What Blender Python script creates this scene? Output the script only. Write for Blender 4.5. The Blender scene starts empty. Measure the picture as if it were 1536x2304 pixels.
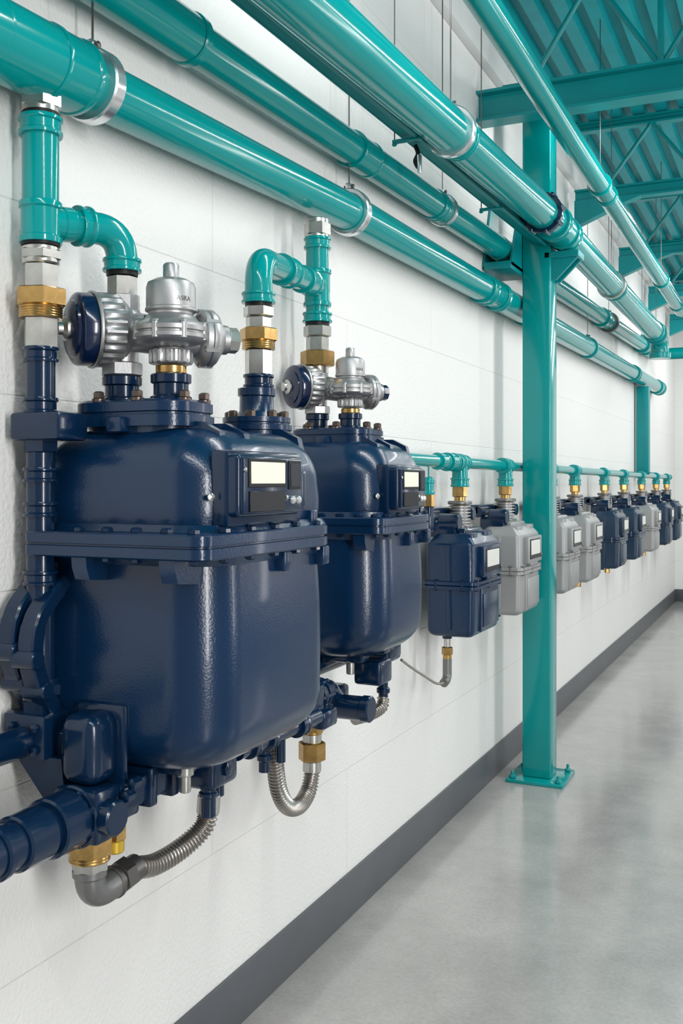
import bpy, bmesh, math
from mathutils import Vector, Matrix, Quaternion
V=Vector
sc=bpy.context.scene
COL=sc.collection
try: sc.view_settings.view_transform='Standard'
except Exception: pass
# ---------------------------------------------------------------- materials
def mat(name,col,rough=.4,metal=0.,coat=0.,bump=0.,bscale=80.,var=0.,vscale=6.,rvar=0.,spec=.5):
    m=bpy.data.materials.new(name); m.use_nodes=True
    nt=m.node_tree; b=nt.nodes['Principled BSDF']
    b.inputs['Base Color'].default_value=(*col,1); b.inputs['Roughness'].default_value=rough
    b.inputs['Metallic'].default_value=metal; b.inputs['Coat Weight'].default_value=coat
    b.inputs['Coat Roughness'].default_value=.06; b.inputs['Specular IOR Level'].default_value=spec
    tc=nt.nodes.new('ShaderNodeTexCoord')
    if bump>0:
        n=nt.nodes.new('ShaderNodeTexNoise'); n.inputs['Scale'].default_value=bscale; n.inputs['Detail'].default_value=3
        bp=nt.nodes.new('ShaderNodeBump'); bp.inputs['Strength'].default_value=bump; bp.inputs['Distance'].default_value=.002
        nt.links.new(tc.outputs['Object'],n.inputs['Vector']); nt.links.new(n.outputs['Fac'],bp.inputs['Height'])
        nt.links.new(bp.outputs['Normal'],b.inputs['Normal'])
    if var>0 or rvar>0:
        n=nt.nodes.new('ShaderNodeTexNoise'); n.inputs['Scale'].default_value=vscale; n.inputs['Detail'].default_value=5
        nt.links.new(tc.outputs['Object'],n.inputs['Vector'])
        if var>0:
            r=nt.nodes.new('ShaderNodeValToRGB')
            r.color_ramp.elements[0].position=.3; r.color_ramp.elements[1].position=.7
            r.color_ramp.elements[0].color=(*[c*(1-var) for c in col],1); r.color_ramp.elements[1].color=(*[min(1,c*(1+var)) for c in col],1)
            nt.links.new(n.outputs['Fac'],r.inputs['Fac']); nt.links.new(r.outputs['Color'],b.inputs['Base Color'])
        if rvar>0:
            mr=nt.nodes.new('ShaderNodeMapRange'); mr.inputs['To Min'].default_value=max(.02,rough-rvar); mr.inputs['To Max'].default_value=rough+rvar
            nt.links.new(n.outputs['Fac'],mr.inputs['Value']); nt.links.new(mr.outputs['Result'],b.inputs['Roughness'])
    return m
TEAL=mat('teal_paint',(.0,.255,.255),.15,coat=.2,bump=.012,bscale=60,var=.04,spec=.38)
TEALD=mat('teal_steelwork',(.0,.225,.24),.34,bump=.04,bscale=40,var=.06,spec=.38)
DECKM=mat('teal_roof_deck',(.0,.25,.28),.38,var=.08,spec=.35)
NAVY=mat('navy_enamel',(.0022,.020,.060),.22,coat=.12,bump=.22,bscale=230,var=.06,spec=.42)
NAVYS=mat('navy_enamel_smooth',(.0018,.015,.045),.2,coat=.15,bump=.06,bscale=120,spec=.4)
NAVYF=mat('slate_blue_enamel',(.012,.032,.064),.32,coat=.1,bump=.1,bscale=200,var=.06,spec=.4)
BLUECAP=mat('blue_plastic',(.0022,.011,.045),.18,coat=.3)
GREYM=mat('grey_enamel',(.30,.302,.306),.38,metal=.25,bump=.15,bscale=260,var=.04)
ALU=mat('cast_aluminium',(.40,.40,.405),.42,metal=.88,bump=.13,bscale=220,var=.12,vscale=14)
STEEL=mat('galvanised_steel',(.52,.515,.49),.28,metal=.95,bump=.06,bscale=90,var=.14,vscale=30)
CLAMP=mat('zinc_clamp',(.72,.74,.75),.22,metal=.9)
DSTEEL=mat('dark_steel',(.14,.135,.13),.35,metal=.8)
ELBG=mat('grey_cast_iron',(.19,.19,.19),.38,metal=.6,bump=.1,bscale=150)
BRASS=mat('brass',(.50,.315,.115),.27,metal=.95,bump=.08,bscale=100,var=.18,vscale=45)
BOLTM=mat('dark_bronze_bolt',(.13,.10,.085),.35,metal=.8)
HOSE=mat('braided_hose_steel',(.40,.375,.35),.3,metal=.9)
BLACK=mat('black_rubber',(.008,.009,.011),.45,spec=.25)
DPANEL=mat('dark_label',(.006,.007,.010),.3,spec=.2)
SCREEN=mat('lcd_screen',(.74,.72,.60),.4,spec=.3)
SCREENW=mat('pale_screen',(.62,.62,.58),.4,spec=.3)
YEL=mat('yellow_tag',(.62,.42,.05),.35,metal=.5)
def barcode():
    m=bpy.data.materials.new('striped_label'); m.use_nodes=True; nt=m.node_tree; b=nt.nodes['Principled BSDF']
    b.inputs['Specular IOR Level'].default_value=.25
    tc=nt.nodes.new('ShaderNodeTexCoord'); w=nt.nodes.new('ShaderNodeTexWave'); w.bands_direction='Z'; w.inputs['Scale'].default_value=90
    w.inputs['Distortion'].default_value=1.5
    r=nt.nodes.new('ShaderNodeValToRGB'); r.color_ramp.elements[0].color=(.006,.008,.012,1); r.color_ramp.elements[1].color=(.045,.05,.065,1)
    nt.links.new(tc.outputs['Object'],w.inputs['Vector']); nt.links.new(w.outputs['Fac'],r.inputs['Fac']); nt.links.new(r.outputs['Color'],b.inputs['Base Color'])
    return m
BARC=barcode()
def wallmat():
    m=bpy.data.materials.new('painted_block'); m.use_nodes=True; nt=m.node_tree; b=nt.nodes['Principled BSDF']
    b.inputs['Roughness'].default_value=.5
    g=nt.nodes.new('ShaderNodeNewGeometry'); sx=nt.nodes.new('ShaderNodeSeparateXYZ'); cx=nt.nodes.new('ShaderNodeCombineXYZ')
    nt.links.new(g.outputs['Position'],sx.inputs[0])
    ad=nt.nodes.new('ShaderNodeMath'); ad.operation='ADD'
    nt.links.new(sx.outputs['X'],ad.inputs[0]); nt.links.new(sx.outputs['Y'],ad.inputs[1])
    nt.links.new(ad.outputs[0],cx.inputs['X']); nt.links.new(sx.outputs['Z'],cx.inputs['Y'])
    mp=nt.nodes.new('ShaderNodeMapping'); mp.inputs['Location'].default_value=(-.56,-.13,0)
    nt.links.new(cx.outputs[0],mp.inputs[0])
    br=nt.nodes.new('ShaderNodeTexBrick'); br.inputs['Scale'].default_value=1; br.inputs['Brick Width'].default_value=1.82
    br.inputs['Row Height'].default_value=.405; br.inputs['Mortar Size'].default_value=.003; br.inputs['Mortar Smooth'].default_value=.9
    br.inputs['Color1'].default_value=(.76,.755,.74,1); br.inputs['Color2'].default_value=(.75,.745,.73,1); br.inputs['Mortar'].default_value=(.69,.685,.67,1)
    br.offset=.5
    nt.links.new(mp.outputs[0],br.inputs['Vector']); nt.links.new(br.outputs['Color'],b.inputs['Base Color'])
    n=nt.nodes.new('ShaderNodeTexNoise'); n.inputs['Scale'].default_value=85; n.inputs['Detail'].default_value=5
    nt.links.new(g.outputs['Position'],n.inputs['Vector'])
    mx=nt.nodes.new('ShaderNodeMath'); mx.operation='MULTIPLY_ADD'; mx.inputs[1].default_value=-.4
    nt.links.new(br.outputs['Fac'],mx.inputs[0]); nt.links.new(n.outputs['Fac'],mx.inputs[2])
    bp=nt.nodes.new('ShaderNodeBump'); bp.inputs['Strength'].default_value=.7; bp.inputs['Distance'].default_value=.004
    nt.links.new(mx.outputs[0],bp.inputs['Height']); nt.links.new(bp.outputs['Normal'],b.inputs['Normal'])
    return m
WALL=wallmat()
WHITE=mat('white_paint',(.70,.70,.69),.6,bump=.1,bscale=60)
BASEM=mat('grey_baseboard_paint',(.085,.091,.102),.45,var=.05,bump=.1,bscale=60)
def floormat():
    m=bpy.data.materials.new('polished_concrete'); m.use_nodes=True; nt=m.node_tree; b=nt.nodes['Principled BSDF']
    tc=nt.nodes.new('ShaderNodeTexCoord')
    n=nt.nodes.new('ShaderNodeTexNoise'); n.inputs['Scale'].default_value=2.6; n.inputs['Detail'].default_value=10; n.inputs['Roughness'].default_value=.66
    n2=nt.nodes.new('ShaderNodeTexNoise'); n2.inputs['Scale'].default_value=70; n2.inputs['Detail'].default_value=4
    for q in (n,n2): nt.links.new(tc.outputs['Object'],q.inputs['Vector'])
    r=nt.nodes.new('ShaderNodeValToRGB'); r.color_ramp.elements[0].position=.32; r.color_ramp.elements[1].position=.68
    r.color_ramp.elements[0].color=(.29,.278,.268,1); r.color_ramp.elements[1].color=(.40,.383,.37,1)
    nt.links.new(n.outputs['Fac'],r.inputs['Fac'])
    mx=nt.nodes.new('ShaderNodeMix'); mx.data_type='RGBA'; mx.blend_type='OVERLAY'; mx.inputs[0].default_value=.18
    nt.links.new(r.outputs['Color'],mx.inputs[6]); nt.links.new(n2.outputs['Fac'],mx.inputs[7]); nt.links.new(mx.outputs[2],b.inputs['Base Color'])
    mr=nt.nodes.new('ShaderNodeMapRange'); mr.inputs['From Min'].default_value=.3; mr.inputs['From Max'].default_value=.7; mr.inputs['To Min'].default_value=.12; mr.inputs['To Max'].default_value=.24
    nt.links.new(n.outputs['Fac'],mr.inputs['Value']); nt.links.new(mr.outputs['Result'],b.inputs['Roughness'])
    b.inputs['Coat Weight'].default_value=.3; b.inputs['Coat Roughness'].default_value=.12
    return m
FLOOR=floormat()
# ---------------------------------------------------------------- geometry helpers
def lathe(prof,o,axis=(0,0,1),segs=32,rot=0.):
    q=V((0,0,1)).rotation_difference(V(axis).normalized()); o=V(o); vs=[];fs=[]
    n=len(prof)
    for r,h in prof:
        r=max(r,1e-5)
        for i in range(segs):
            a=rot+2*math.pi*i/segs
            vs.append(o+q@V((r*math.cos(a),r*math.sin(a),h)))
    for j in range(n-1):
        for i in range(segs):
            k=(i+1)%segs
            fs.append((j*segs+i,j*segs+k,(j+1)*segs+k,(j+1)*segs+i))
    fs.append(tuple(reversed(range(segs)))); fs.append(tuple(range((n-1)*segs,n*segs)))
    return vs,fs
def cyl(a,b,r,segs=28,ch=.0):
    a=V(a);b=V(b);L=(b-a).length
    if ch<=0: p=[(r,0),(r,L)]
    else: p=[(r-ch,0),(r,ch),(r,L-ch),(r-ch,L)]
    return lathe(p,a,b-a,segs)
def hexn(a,b,r,ch=.003,segs=6,rot=.3):
    a=V(a);b=V(b);L=(b-a).length; ch=min(ch,L*.3)
    return lathe([(r-ch*1.6,0),(r,ch),(r,L-ch),(r-ch*1.6,L)],a,b-a,segs,rot)
def threads(a,b,r,p=.005):
    a=V(a);b=V(b);L=(b-a).length;n=max(2,int(L/p));pr=[]
    for k in range(n): pr+=[(r-.0015,L*k/n),(r,L*(k+.5)/n)]
    pr.append((r-.0015,L)); return lathe(pr,a,b-a,28)
def collar(p,axis,R,L,segs=36,lip=0.):
    ax=V(axis).normalized(); o=V(p)-ax*L/2; c=min(.004,L*.25)
    if lip>0:
        w=min(.012,L*.2)
        pr=[(R-lip,0),(R-.001,0),(R,c*.5),(R,w),(R-lip,w+.003),(R-lip,L-w-.003),(R,L-w),(R,L-c*.5),(R-.001,L),(R-lip,L)]
    else: pr=[(R-c,0),(R,c),(R,L-c),(R-c,L)]
    return lathe(pr,o,ax,segs)
def knurl(a,b,r,segs=72,d=.003):
    a=V(a);b=V(b);L=(b-a).length;q=V((0,0,1)).rotation_difference((b-a).normalized());vs=[];fs=[]
    hs=[(0,-.003),(.003,0),(L-.003,0),(L,-.003)]
    for h,dr in hs:
        for i in range(segs):
            an=2*math.pi*i/segs; rr=r+dr-(d if i%4>1 else 0)
            vs.append(a+q@V((rr*math.cos(an),rr*math.sin(an),h)))
    for j in range(3):
        for i in range(segs):
            k=(i+1)%segs; fs.append((j*segs+i,j*segs+k,(j+1)*segs+k,(j+1)*segs+i))
    fs.append(tuple(reversed(range(segs)))); fs.append(tuple(range(3*segs,4*segs)))
    return vs,fs
def ball(c,r,sx=1,sy=1,sz=1,segs=28):
    n=14; pr=[(r*math.sin(math.pi*i/n),-r*math.cos(math.pi*i/n)) for i in range(n+1)]
    vs,fs=lathe(pr,(0,0,0),(0,0,1),segs); c=V(c)
    return [V((v.x*sx,v.y*sy,v.z*sz))+c for v in vs],fs
def sweep(pts,rad,segs=24):
    pts=[V(p) for p in pts]; n=len(pts); vs=[];fs=[]
    if not isinstance(rad,(list,tuple)): rad=[rad]*n
    rad=list(rad)+[rad[-1]]*(n-len(rad))
    t0=(pts[1]-pts[0]).normalized(); up=V((0,0,1)) if abs(t0.z)<.9 else V((0,1,0))
    nrm=(up-t0*up.dot(t0)).normalized(); prev=t0
    for i in range(n):
        if i==0: t=t0
        elif i==n-1: t=(pts[i]-pts[i-1]).normalized()
        else: t=((pts[i+1]-pts[i]).normalized()+(pts[i]-pts[i-1]).normalized()).normalized()
        q=prev.rotation_difference(t); nrm=q@nrm; nrm=(nrm-t*nrm.dot(t)).normalized(); prev=t
        bn=t.cross(nrm)
        for k in range(segs):
            a=2*math.pi*k/segs; vs.append(pts[i]+(nrm*math.cos(a)+bn*math.sin(a))*rad[i])
    for j in range(n-1):
        for i in range(segs):
            k=(i+1)%segs; fs.append((j*segs+i,j*segs+k,(j+1)*segs+k,(j+1)*segs+i))
    fs.append(tuple(reversed(range(segs)))); fs.append(tuple(range((n-1)*segs,n*segs)))
    return vs,fs
def fillet(pts,R,n=10):
    pts=[V(p) for p in pts]; out=[pts[0]]
    for i in range(1,len(pts)-1):
        p=pts[i]; a=(pts[i-1]-p); b=(pts[i+1]-p); la=a.length; lb=b.length; a.normalize(); b.normalize()
        ang=a.angle(b); d=min(R/math.tan(ang/2),la*.49 if i>1 else la*.95,lb*.49 if i<len(pts)-2 else lb*.95)
        s=p+a*d; e=p+b*d
        for k in range(n+1):
            t=k/n; out.append(s*(1-t)**2+p*2*t*(1-t)+e*t*t)
    out.append(pts[-1]); return out
def crom(pts,n=16):
    pts=[V(p) for p in pts]; P=[pts[0]*2-pts[1]]+pts+[pts[-1]*2-pts[-2]]; out=[]
    for i in range(1,len(P)-2):
        for k in range(n):
            t=k/n; a,b,c,d=P[i-1],P[i],P[i+1],P[i+2]
            out.append(.5*((2*b)+(c-a)*t+(2*a-5*b+4*c-d)*t*t+(3*b-a-3*c+d)*t**3))
    out.append(pts[-1]); return out
def hosegeo(pts,r,pitch=.0085,amp=.12):
    c=crom(pts,40); L=[0]
    for i in range(1,len(c)): L.append(L[-1]+(c[i]-c[i-1]).length)
    tot=L[-1]; n=int(tot/pitch*6); res=[];rad=[];j=0
    for i in range(n+1):
        d=tot*i/n
        while j<len(L)-2 and L[j+1]<d: j+=1
        t=(d-L[j])/max(1e-9,(L[j+1]-L[j])); res.append(c[j].lerp(c[j+1],min(1,t)))
        rad.append(r*(1+amp*math.sin(2*math.pi*d/pitch)))
    return sweep(res,rad,20)
def rbox(c,s,bev=.006,seg=2,rot=None):
    bm=bmesh.new(); bmesh.ops.create_cube(bm,size=1)
    for v in bm.verts: v.co=V((v.co.x*s[0],v.co.y*s[1],v.co.z*s[2]))
    bev=min(bev,min(s)*.45)
    if bev>0: bmesh.ops.bevel(bm,geom=bm.edges[:],offset=bev,segments=seg,profile=.5,affect='EDGES')
    bm.verts.index_update()
    M=rot if rot else Matrix.Identity(3)
    vs=[M@v.co+V(c) for v in bm.verts]; fs=[tuple(v.index for v in f.verts) for f in bm.faces]; bm.free()
    return vs,fs
def bb(x0,x1,y0,y1,z0,z1,bev=.006,seg=2): return rbox(((x0+x1)/2,(y0+y1)/2,(z0+z1)/2),(x1-x0,y1-y0,z1-z0),bev,seg)
def rr(cx,cy,a,b,r,z,n=8,rb=None,rf=None):
    """rounded rectangle; rb = radius of the two corners on the wall side, rf = radius of far room-side corner"""
    m=min(a,b)*.98; r=min(r,m); out=[]
    rb=r if rb is None else min(rb,m); rf=r if rf is None else min(rf,m)
    for (sx,sy,a0) in ((1,1,0),(-1,1,90),(-1,-1,180),(1,-1,270)):
        q=rb if sx<0 else (rf if sy>0 else r)
        for i in range(n+1):
            t=math.radians(a0+90*i/n); out.append(V((cx+sx*(a-q)+q*math.cos(t),cy+sy*(b-q)+q*math.sin(t),z)))
    return out
def loft(secs):
    n=len(secs[0]); vs=[p for s in secs for p in s]; fs=[]
    for j in range(len(secs)-1):
        for i in range(n):
            k=(i+1)%n; fs.append((j*n+i,j*n+k,(j+1)*n+k,(j+1)*n+i))
    fs.append(tuple(reversed(range(n)))); fs.append(tuple(range((len(secs)-1)*n,len(secs)*n)))
    return vs,fs
def prism(poly,axis,d0,d1):
    n=len(poly); vs=[]
    for d in (d0,d1):
        for (a,b) in poly: vs.append(V((a,d,b)) if axis=='y' else V((d,a,b)))
    fs=[tuple(range(n)),tuple(reversed(range(n,2*n)))]+[(i,n+i,n+(i+1)%n,(i+1)%n) for i in range(n)]
    return vs,fs
def strap(pts,w,x0,x1,bev=.004):
    """flat curved bar in the y-z plane: centre-line pts (y,z), half width w, bevelled rectangular section"""
    c=crom([(0,p[0],p[1]) for p in pts],8); n=len(c); secs=[]
    for i in range(n):
        t=(c[min(i+1,n-1)]-c[max(i-1,0)]).normalized(); nn=V((0,-t.z,t.y)); p=c[i]
        ww=w*(1.15 if 0.35<i/n<0.65 else 1)
        ring=[(x0+bev,-ww),(x1-bev,-ww),(x1,-ww+bev),(x1,ww-bev),(x1-bev,ww),(x0+bev,ww),(x0,ww-bev),(x0,-ww+bev)]
        secs.append([V((a,p.y,p.z))+nn*b for a,b in ring])
    return loft(secs)
WL={}
def thing(name,loc,label,category,group=None):
    e=bpy.data.objects.new(name,None); e.empty_display_size=.05; e.location=loc; COL.objects.link(e)
    e['label']=label; e['category']=category
    if group: e['group']=group
    WL[e.name]=V(loc); return e
def part(name,geos,m,parent=None,label=None,ang=38,flat=False,**props):
    if isinstance(geos,tuple): geos=[geos]
    vs=[];fs=[]
    for g in geos:
        o=len(vs); vs+=list(g[0]); fs+=[tuple(i+o for i in f) for f in g[1]]
    assert max(max(f) for f in fs)<len(vs),name
    lo=V((min(v.x for v in vs),min(v.y for v in vs),min(v.z for v in vs))); hi=V((max(v.x for v in vs),max(v.y for v in vs),max(v.z for v in vs)))
    c=(lo+hi)/2
    if parent is None: c.z=lo.z
    me=bpy.data.meshes.new(name); me.from_pydata([v-c for v in vs],[],fs)
    bm=bmesh.new(); bm.from_mesh(me); bmesh.ops.recalc_face_normals(bm,faces=bm.faces[:]); bm.to_mesh(me); bm.free()
    me.materials.append(m)
    if not flat:
        me.shade_smooth(); me.set_sharp_from_angle(angle=math.radians(ang))
    ob=bpy.data.objects.new(name,me); COL.objects.link(ob)
    if parent is not None: ob.parent=parent; ob.location=c-WL[parent.name]
    else: ob.location=c
    WL[ob.name]=c
    if label: ob['label']=label
    for k,v in props.items(): ob[k]=v
    return ob
def parts(name,geos,m,parent,label=None,**k):
    for g in geos: part(name,g,m,parent,label,**k)
# ---------------------------------------------------------------- structure
def struct(name,geo,m,label,**k): return part(name,geo,m,None,label,kind='structure',category=k.get('cat',name.split('_')[0]))
YB=13.85; DZ=4.12
struct('wall_left',bb(-.2,0,-2,YB+.2,0,4.3,0),WALL,'white painted block wall with faint joints')
struct('wall_back',bb(0,5,YB,YB+.2,0,4.3,0),WALL,'white painted end wall')
struct('floor',bb(-.2,5,-2,YB+.2,-.1,0,0),FLOOR,'polished grey concrete floor')
struct('trim_1',bb(0,.05,-2,YB,3.70,4.1,.004),WHITE,'white bond beam along the top of the wall')
struct('baseboard_left',bb(0,.012,-2,YB,0,.16,.002),BASEM,'dark grey painted baseboard band')
struct('baseboard_back',bb(.012,5,YB-.012,YB,0,.16,.002),BASEM,'dark grey painted baseboard band')
prof=[];x=0.
while x<5:
    prof+=[(x,DZ),(x+.07,DZ),(x+.085,DZ+.05),(x+.135,DZ+.05)]; x+=.15
vs=[];fs=[]
for y in (-2,YB):
    vs+=[V((a,y,b)) for a,b in prof]
n=len(prof)
for i in range(n-1): fs.append((i,i+1,n+i+1,n+i))
vs2=[v+V((0,0,.012)) for v in vs]
deck=part('ceiling',[(vs,fs),(vs2,list(fs))],DECKM,None,'teal corrugated metal roof deck',flat=True,kind='structure',category='ceiling')
# ---------------------------------------------------------------- roof trusses
def ibeam(y,z0,z1,x0,x1,w,t=.014):
    poly=[(y-w/2,z0),(y+w/2,z0),(y+w/2,z0+t),(y+t/2,z0+t),(y+t/2,z1-t),(y+w/2,z1-t),(y+w/2,z1),(y-w/2,z1),(y-w/2,z1-t),(y-t/2,z1-t),(y-t/2,z0+t),(y-w/2,z0+t)]
    return prism(poly,'x',x0,x1)
for i,y in enumerate((4.93,7.1,9.0,10.9,12.8)):
    tr=thing('roof_truss',(0.05,y,3.53),'teal painted steel roof truss under the metal deck','roof truss','teal roof trusses')
    zt0=3.42 if i==0 else 3.56; zt1=3.575 if i==0 else 3.65
    if i==0: part('bottom_chord',ibeam(y,zt0,zt1,.002,4.6,.11),TEALD,tr,flat=True)
    else: part('bottom_chord',ibeam(y,zt0,zt1,.052,4.6,.08),TEALD,tr,flat=True)
    part('top_chord',ibeam(y,4.05,4.115,.052,4.6,.07),TEALD,tr,flat=True)
    x=.25;up=True;zb=zt1-.01
    while x<4.3:
        a=(x,y,zb if up else 4.06); b=(x+.32,y,4.06 if up else zb)
        part('web_member',cyl(a,b,.014,10),TEALD,tr)
        x+=.32; up=not up
        if up: part('web_member',rbox((x,y,(zb+4.06)/2),(.028,.028,4.06-zb),.002),TEALD,tr)
    if i>0:
        part('haunch_bracket',prism([(.052,3.56),(.5,3.56),(.40,3.53),(.2,3.45),(.052,3.39)],'y',y-.04,y+.04),TEALD,tr,flat=True)
# ---------------------------------------------------------------- steel column
cx,cy=.23,5.275
SHIFT=.03
co=thing('steel_column',(cx,cy,0),'teal painted steel column bolted to the floor beside the wall','column')
part('shaft',bb(.155,.305,5.2,5.35,.018,3.56,.008,3),TEAL,co)
part('cap_plate',bb(.13,.33,4.90,5.37,3.547,3.562,.002),TEALD,co)
part('base_plate',bb(.085,.385,5.12,5.43,0,.018,.003),TEAL,co)
for bx in (.115,.355):
    for by in (5.155,5.395):
        part('anchor_bolt',[hexn((bx,by,.018),(bx,by,.034),.017),cyl((bx,by,.03),(bx,by,.055),.008)],TEAL,co)
part('pipe_seat',bb(.01,.154,4.98,5.30,2.66,2.70,.004),TEALD,co,label='teal bracket plate carrying a pipe')
part('gusset_plate',prism([(4.98,2.68),(5.25,2.68),(5.25,3.02),(5.15,3.02)],'x',.143,.154),TEALD,co,flat=True)
part('gusset_plate',prism([(4.98,2.68),(5.25,2.68),(5.25,3.0),(5.1,3.0)],'x',.003,.014),TEALD,co,flat=True)
part('pipe_saddle',[bb(.27,.45,5.20,5.35,2.74,2.775,.004),prism([(.305,2.63),(.33,2.63),(.45,2.75),(.305,2.75)],'y',5.22,5.24),prism([(.305,2.63),(.33,2.63),(.45,2.75),(.305,2.75)],'y',5.31,5.33)],TEALD,co,flat=True)
c2=thing('steel_post',(.09,10.28,1.7),'short teal steel post between wall pipes','post')
part('shaft',bb(.02,.14,10.22,10.34,1.70,2.55,.006),TEALD,c2)
part('end_plate',bb(.01,.17,10.19,10.37,1.69,1.70,.002),TEALD,c2)
# ---------------------------------------------------------------- overhead pipes
def lerpY(pts,y):
    for a,b in zip(pts,pts[1:]):
        if a[1]<=y<=b[1] or b is pts[-1]:
            t=(y-a[1])/(b[1]-a[1]); return V(a).lerp(V(b),t),(V(b)-V(a)).normalized()
def hanger(pts,y,r,R=.018,w=.034,m=CLAMP,rod=True,label='zinc pipe clamp on a threaded rod around a teal pipe',top=DZ):
    p,d=lerpY(pts,y)
    h=thing('pipe_hanger',p,label,'pipe hanger','pipe hangers')
    part('clamp_band',[collar(p,d,r+R,w,40),rbox(p+V((0,0,r+R+.008)),(.02,w*.8,.022),.004)],m,h)
    part('clamp_bolt',[cyl(p+V((-.018,0,r+R+.008)),p+V((.018,0,r+R+.008)),.005,10),hexn(p+V((.012,0,r+R+.008)),p+V((.02,0,r+R+.008)),.008)],DSTEEL,h)
    if rod: part('threaded_rod',cyl(p+V((0,0,r+R+.01)),(p.x,p.y,top),.0026,8),DSTEEL,h)
    return h
# pipe 1
P1=[(.08,1.40,2.448),(.08,3.11,2.525),(.08,11.5,2.640)]
p1=thing('overhead_pipe',P1[0],'thick teal gas pipe feeding the meters','pipe','overhead teal pipes')
run=fillet([(.08,.95,2.30),(.08,1.36,2.446),(.08,3.11,2.525)],.3)
part('pipe_run',[sweep(run,.062,40),cyl((.08,3.11,2.525),lerpY(P1,4.9)[0],.065,40),cyl(lerpY(P1,4.9)[0],P1[2],.067,40)],TEAL,p1)
def coup(P,y,R,L,parent,m=TEAL,lip=.006,name='coupling',label=None):
    p,d=lerpY(P,y); part(name,collar(p,d,R,L,44,lip),m,parent,label)
d0=(V((.08,1.36,2.446))-V((.08,.95,2.30))).normalized()
part('elbow_fitting',[sweep(fillet([(.08,1.14,2.368),(.08,1.36,2.446),(.08,1.60,2.457)],.25),.077,44),collar((.08,1.28,2.418),d0,.0785,.03),collar((.08,1.44,2.452),(0,1,.04),.0785,.006)],TEAL,p1)
coup(P1,1.65,.080,.11,p1,lip=.003)
for y,R,L in ((4.75,.075,.10),(4.98,.076,.07),(5.6,.076,.1),(9.6,.078,.12),(11.35,.08,.2)): coup(P1,y,R,L,p1)
part('end_cap',lathe([(.07,0),(.08,.01),(.08,.05),(.06,.07),(0.001,.075)],P1[2],(0,1,0),36),TEAL,p1)
hanger(P1,1.76,.062,.018,.036); hanger(P1,3.13,.064,.016,.036); hanger(P1,7.4,.066,.012,.03,m=TEALD,label='teal painted clamp on a threaded rod')
# pipe 2
P2=[(.08,.9,2.684),(.08,11.2,2.985)]
p2=thing('overhead_pipe',P2[0],'teal gas pipe running along the wall above the feed pipe','pipe','overhead teal pipes')
a=lerpY(P2,3.2)[0]; b=lerpY(P2,5.0)[0]
part('pipe_run',[cyl(P2[0],a,.056,40),cyl(a,b,.059,40),sweep(fillet([b,V((.08,11.3,2.988)),V((1.0,11.3,2.99))],.12),.062,40)],TEAL,p2)
part('coupling',cyl(lerpY(P2,.95)[0],lerpY(P2,2.12)[0],.063,44),TEAL,p2)
part('coupling',collar(lerpY(P2,2.14)[0],(0,1,.03),.067,.03),TEAL,p2)
for y,R,L in ((3.22,.064,.16),(4.02,.064,.06),(8.0,.075,.14),(10.6,.078,.2)): coup(P2,y,R,L,p2,lip=.003)
hanger(P2,4.12,.06,.010,.028,label='pale zinc clamp on a threaded rod'); hanger(P2,8.3,.062,.02,.05,m=DSTEEL,label='dark steel clamp on a threaded rod'); hanger(P2,10.2,.062,.02,.05,m=TEALD,label='teal painted clamp on a threaded rod')
# pipe 3
P3=[(.375,1.3,2.746),(.375,5.03,2.893),(.375,9.15,2.872)]
p3=thing('overhead_pipe',P3[0],'large glossy teal pipe passing in front of the column','pipe','overhead teal pipes')
part('pipe_run',[cyl(P3[0],lerpY(P3,3.34)[0],.075,48),cyl(lerpY(P3,3.34)[0],P3[1],.076,48),
    sweep(fillet([P3[1],(.375,9.15,2.872),(.375,9.15,2.70),],.14),.078,48)],TEAL,p3)
for y,R,L in ((3.42,.080,.03),(4.95,.092,.08),(5.22,.087,.10),(6.75,.086,.04),(8.75,.088,.05)): coup(P3,y,R,L,p3)
part('end_fitting',[collar((.375,9.15,2.71),(0,0,1),.094,.05)],TEAL,p3)
p,d=lerpY(P3,4.72)
fl=thing('flanged_coupling',p,'dark blue bolted ring around the large teal pipe','pipe coupling')
parts('ring',[collar(p,d,.096,.022,40),collar(p+d*.04,d,.09,.02,40)],NAVYS,fl)
for k in range(8):
    an=k*math.pi/4+.2; o=p+V((math.cos(an)*.093,0,math.sin(an)*.093))
    part('bolt',hexn(o-d*.03,o+d*.06,.011),BLUECAP,fl)
hanger(P3,3.34,.078,.012,.030); hanger(P3,6.65,.08,.012,.04,m=STEEL); hanger(P3,8.9,.08,.014,.05,m=TEALD,label='teal painted clamp on a threaded rod')
# pipe 4
P4=[(.5,1.8,3.265),(.5,9.7,3.170)]
p4=thing('overhead_pipe',P4[0],'slim teal pipe hung high under the roof','pipe','overhead teal pipes')
part('pipe_run',sweep(fillet([P4[0],(.5,9.7,3.17),(1.3,9.7,3.17)],.12),.054,36),TEAL,p4)
for y in (5.75,9.3): coup(P4,y,.06,.05,p4,lip=.003)
hanger(P4,5.54,.056,.008,.022,m=TEAL,label='teal painted ring hanger on a rod'); hanger(P4,8.2,.056,.008,.025,m=TEAL,label='teal painted ring hanger on a rod')
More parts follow.
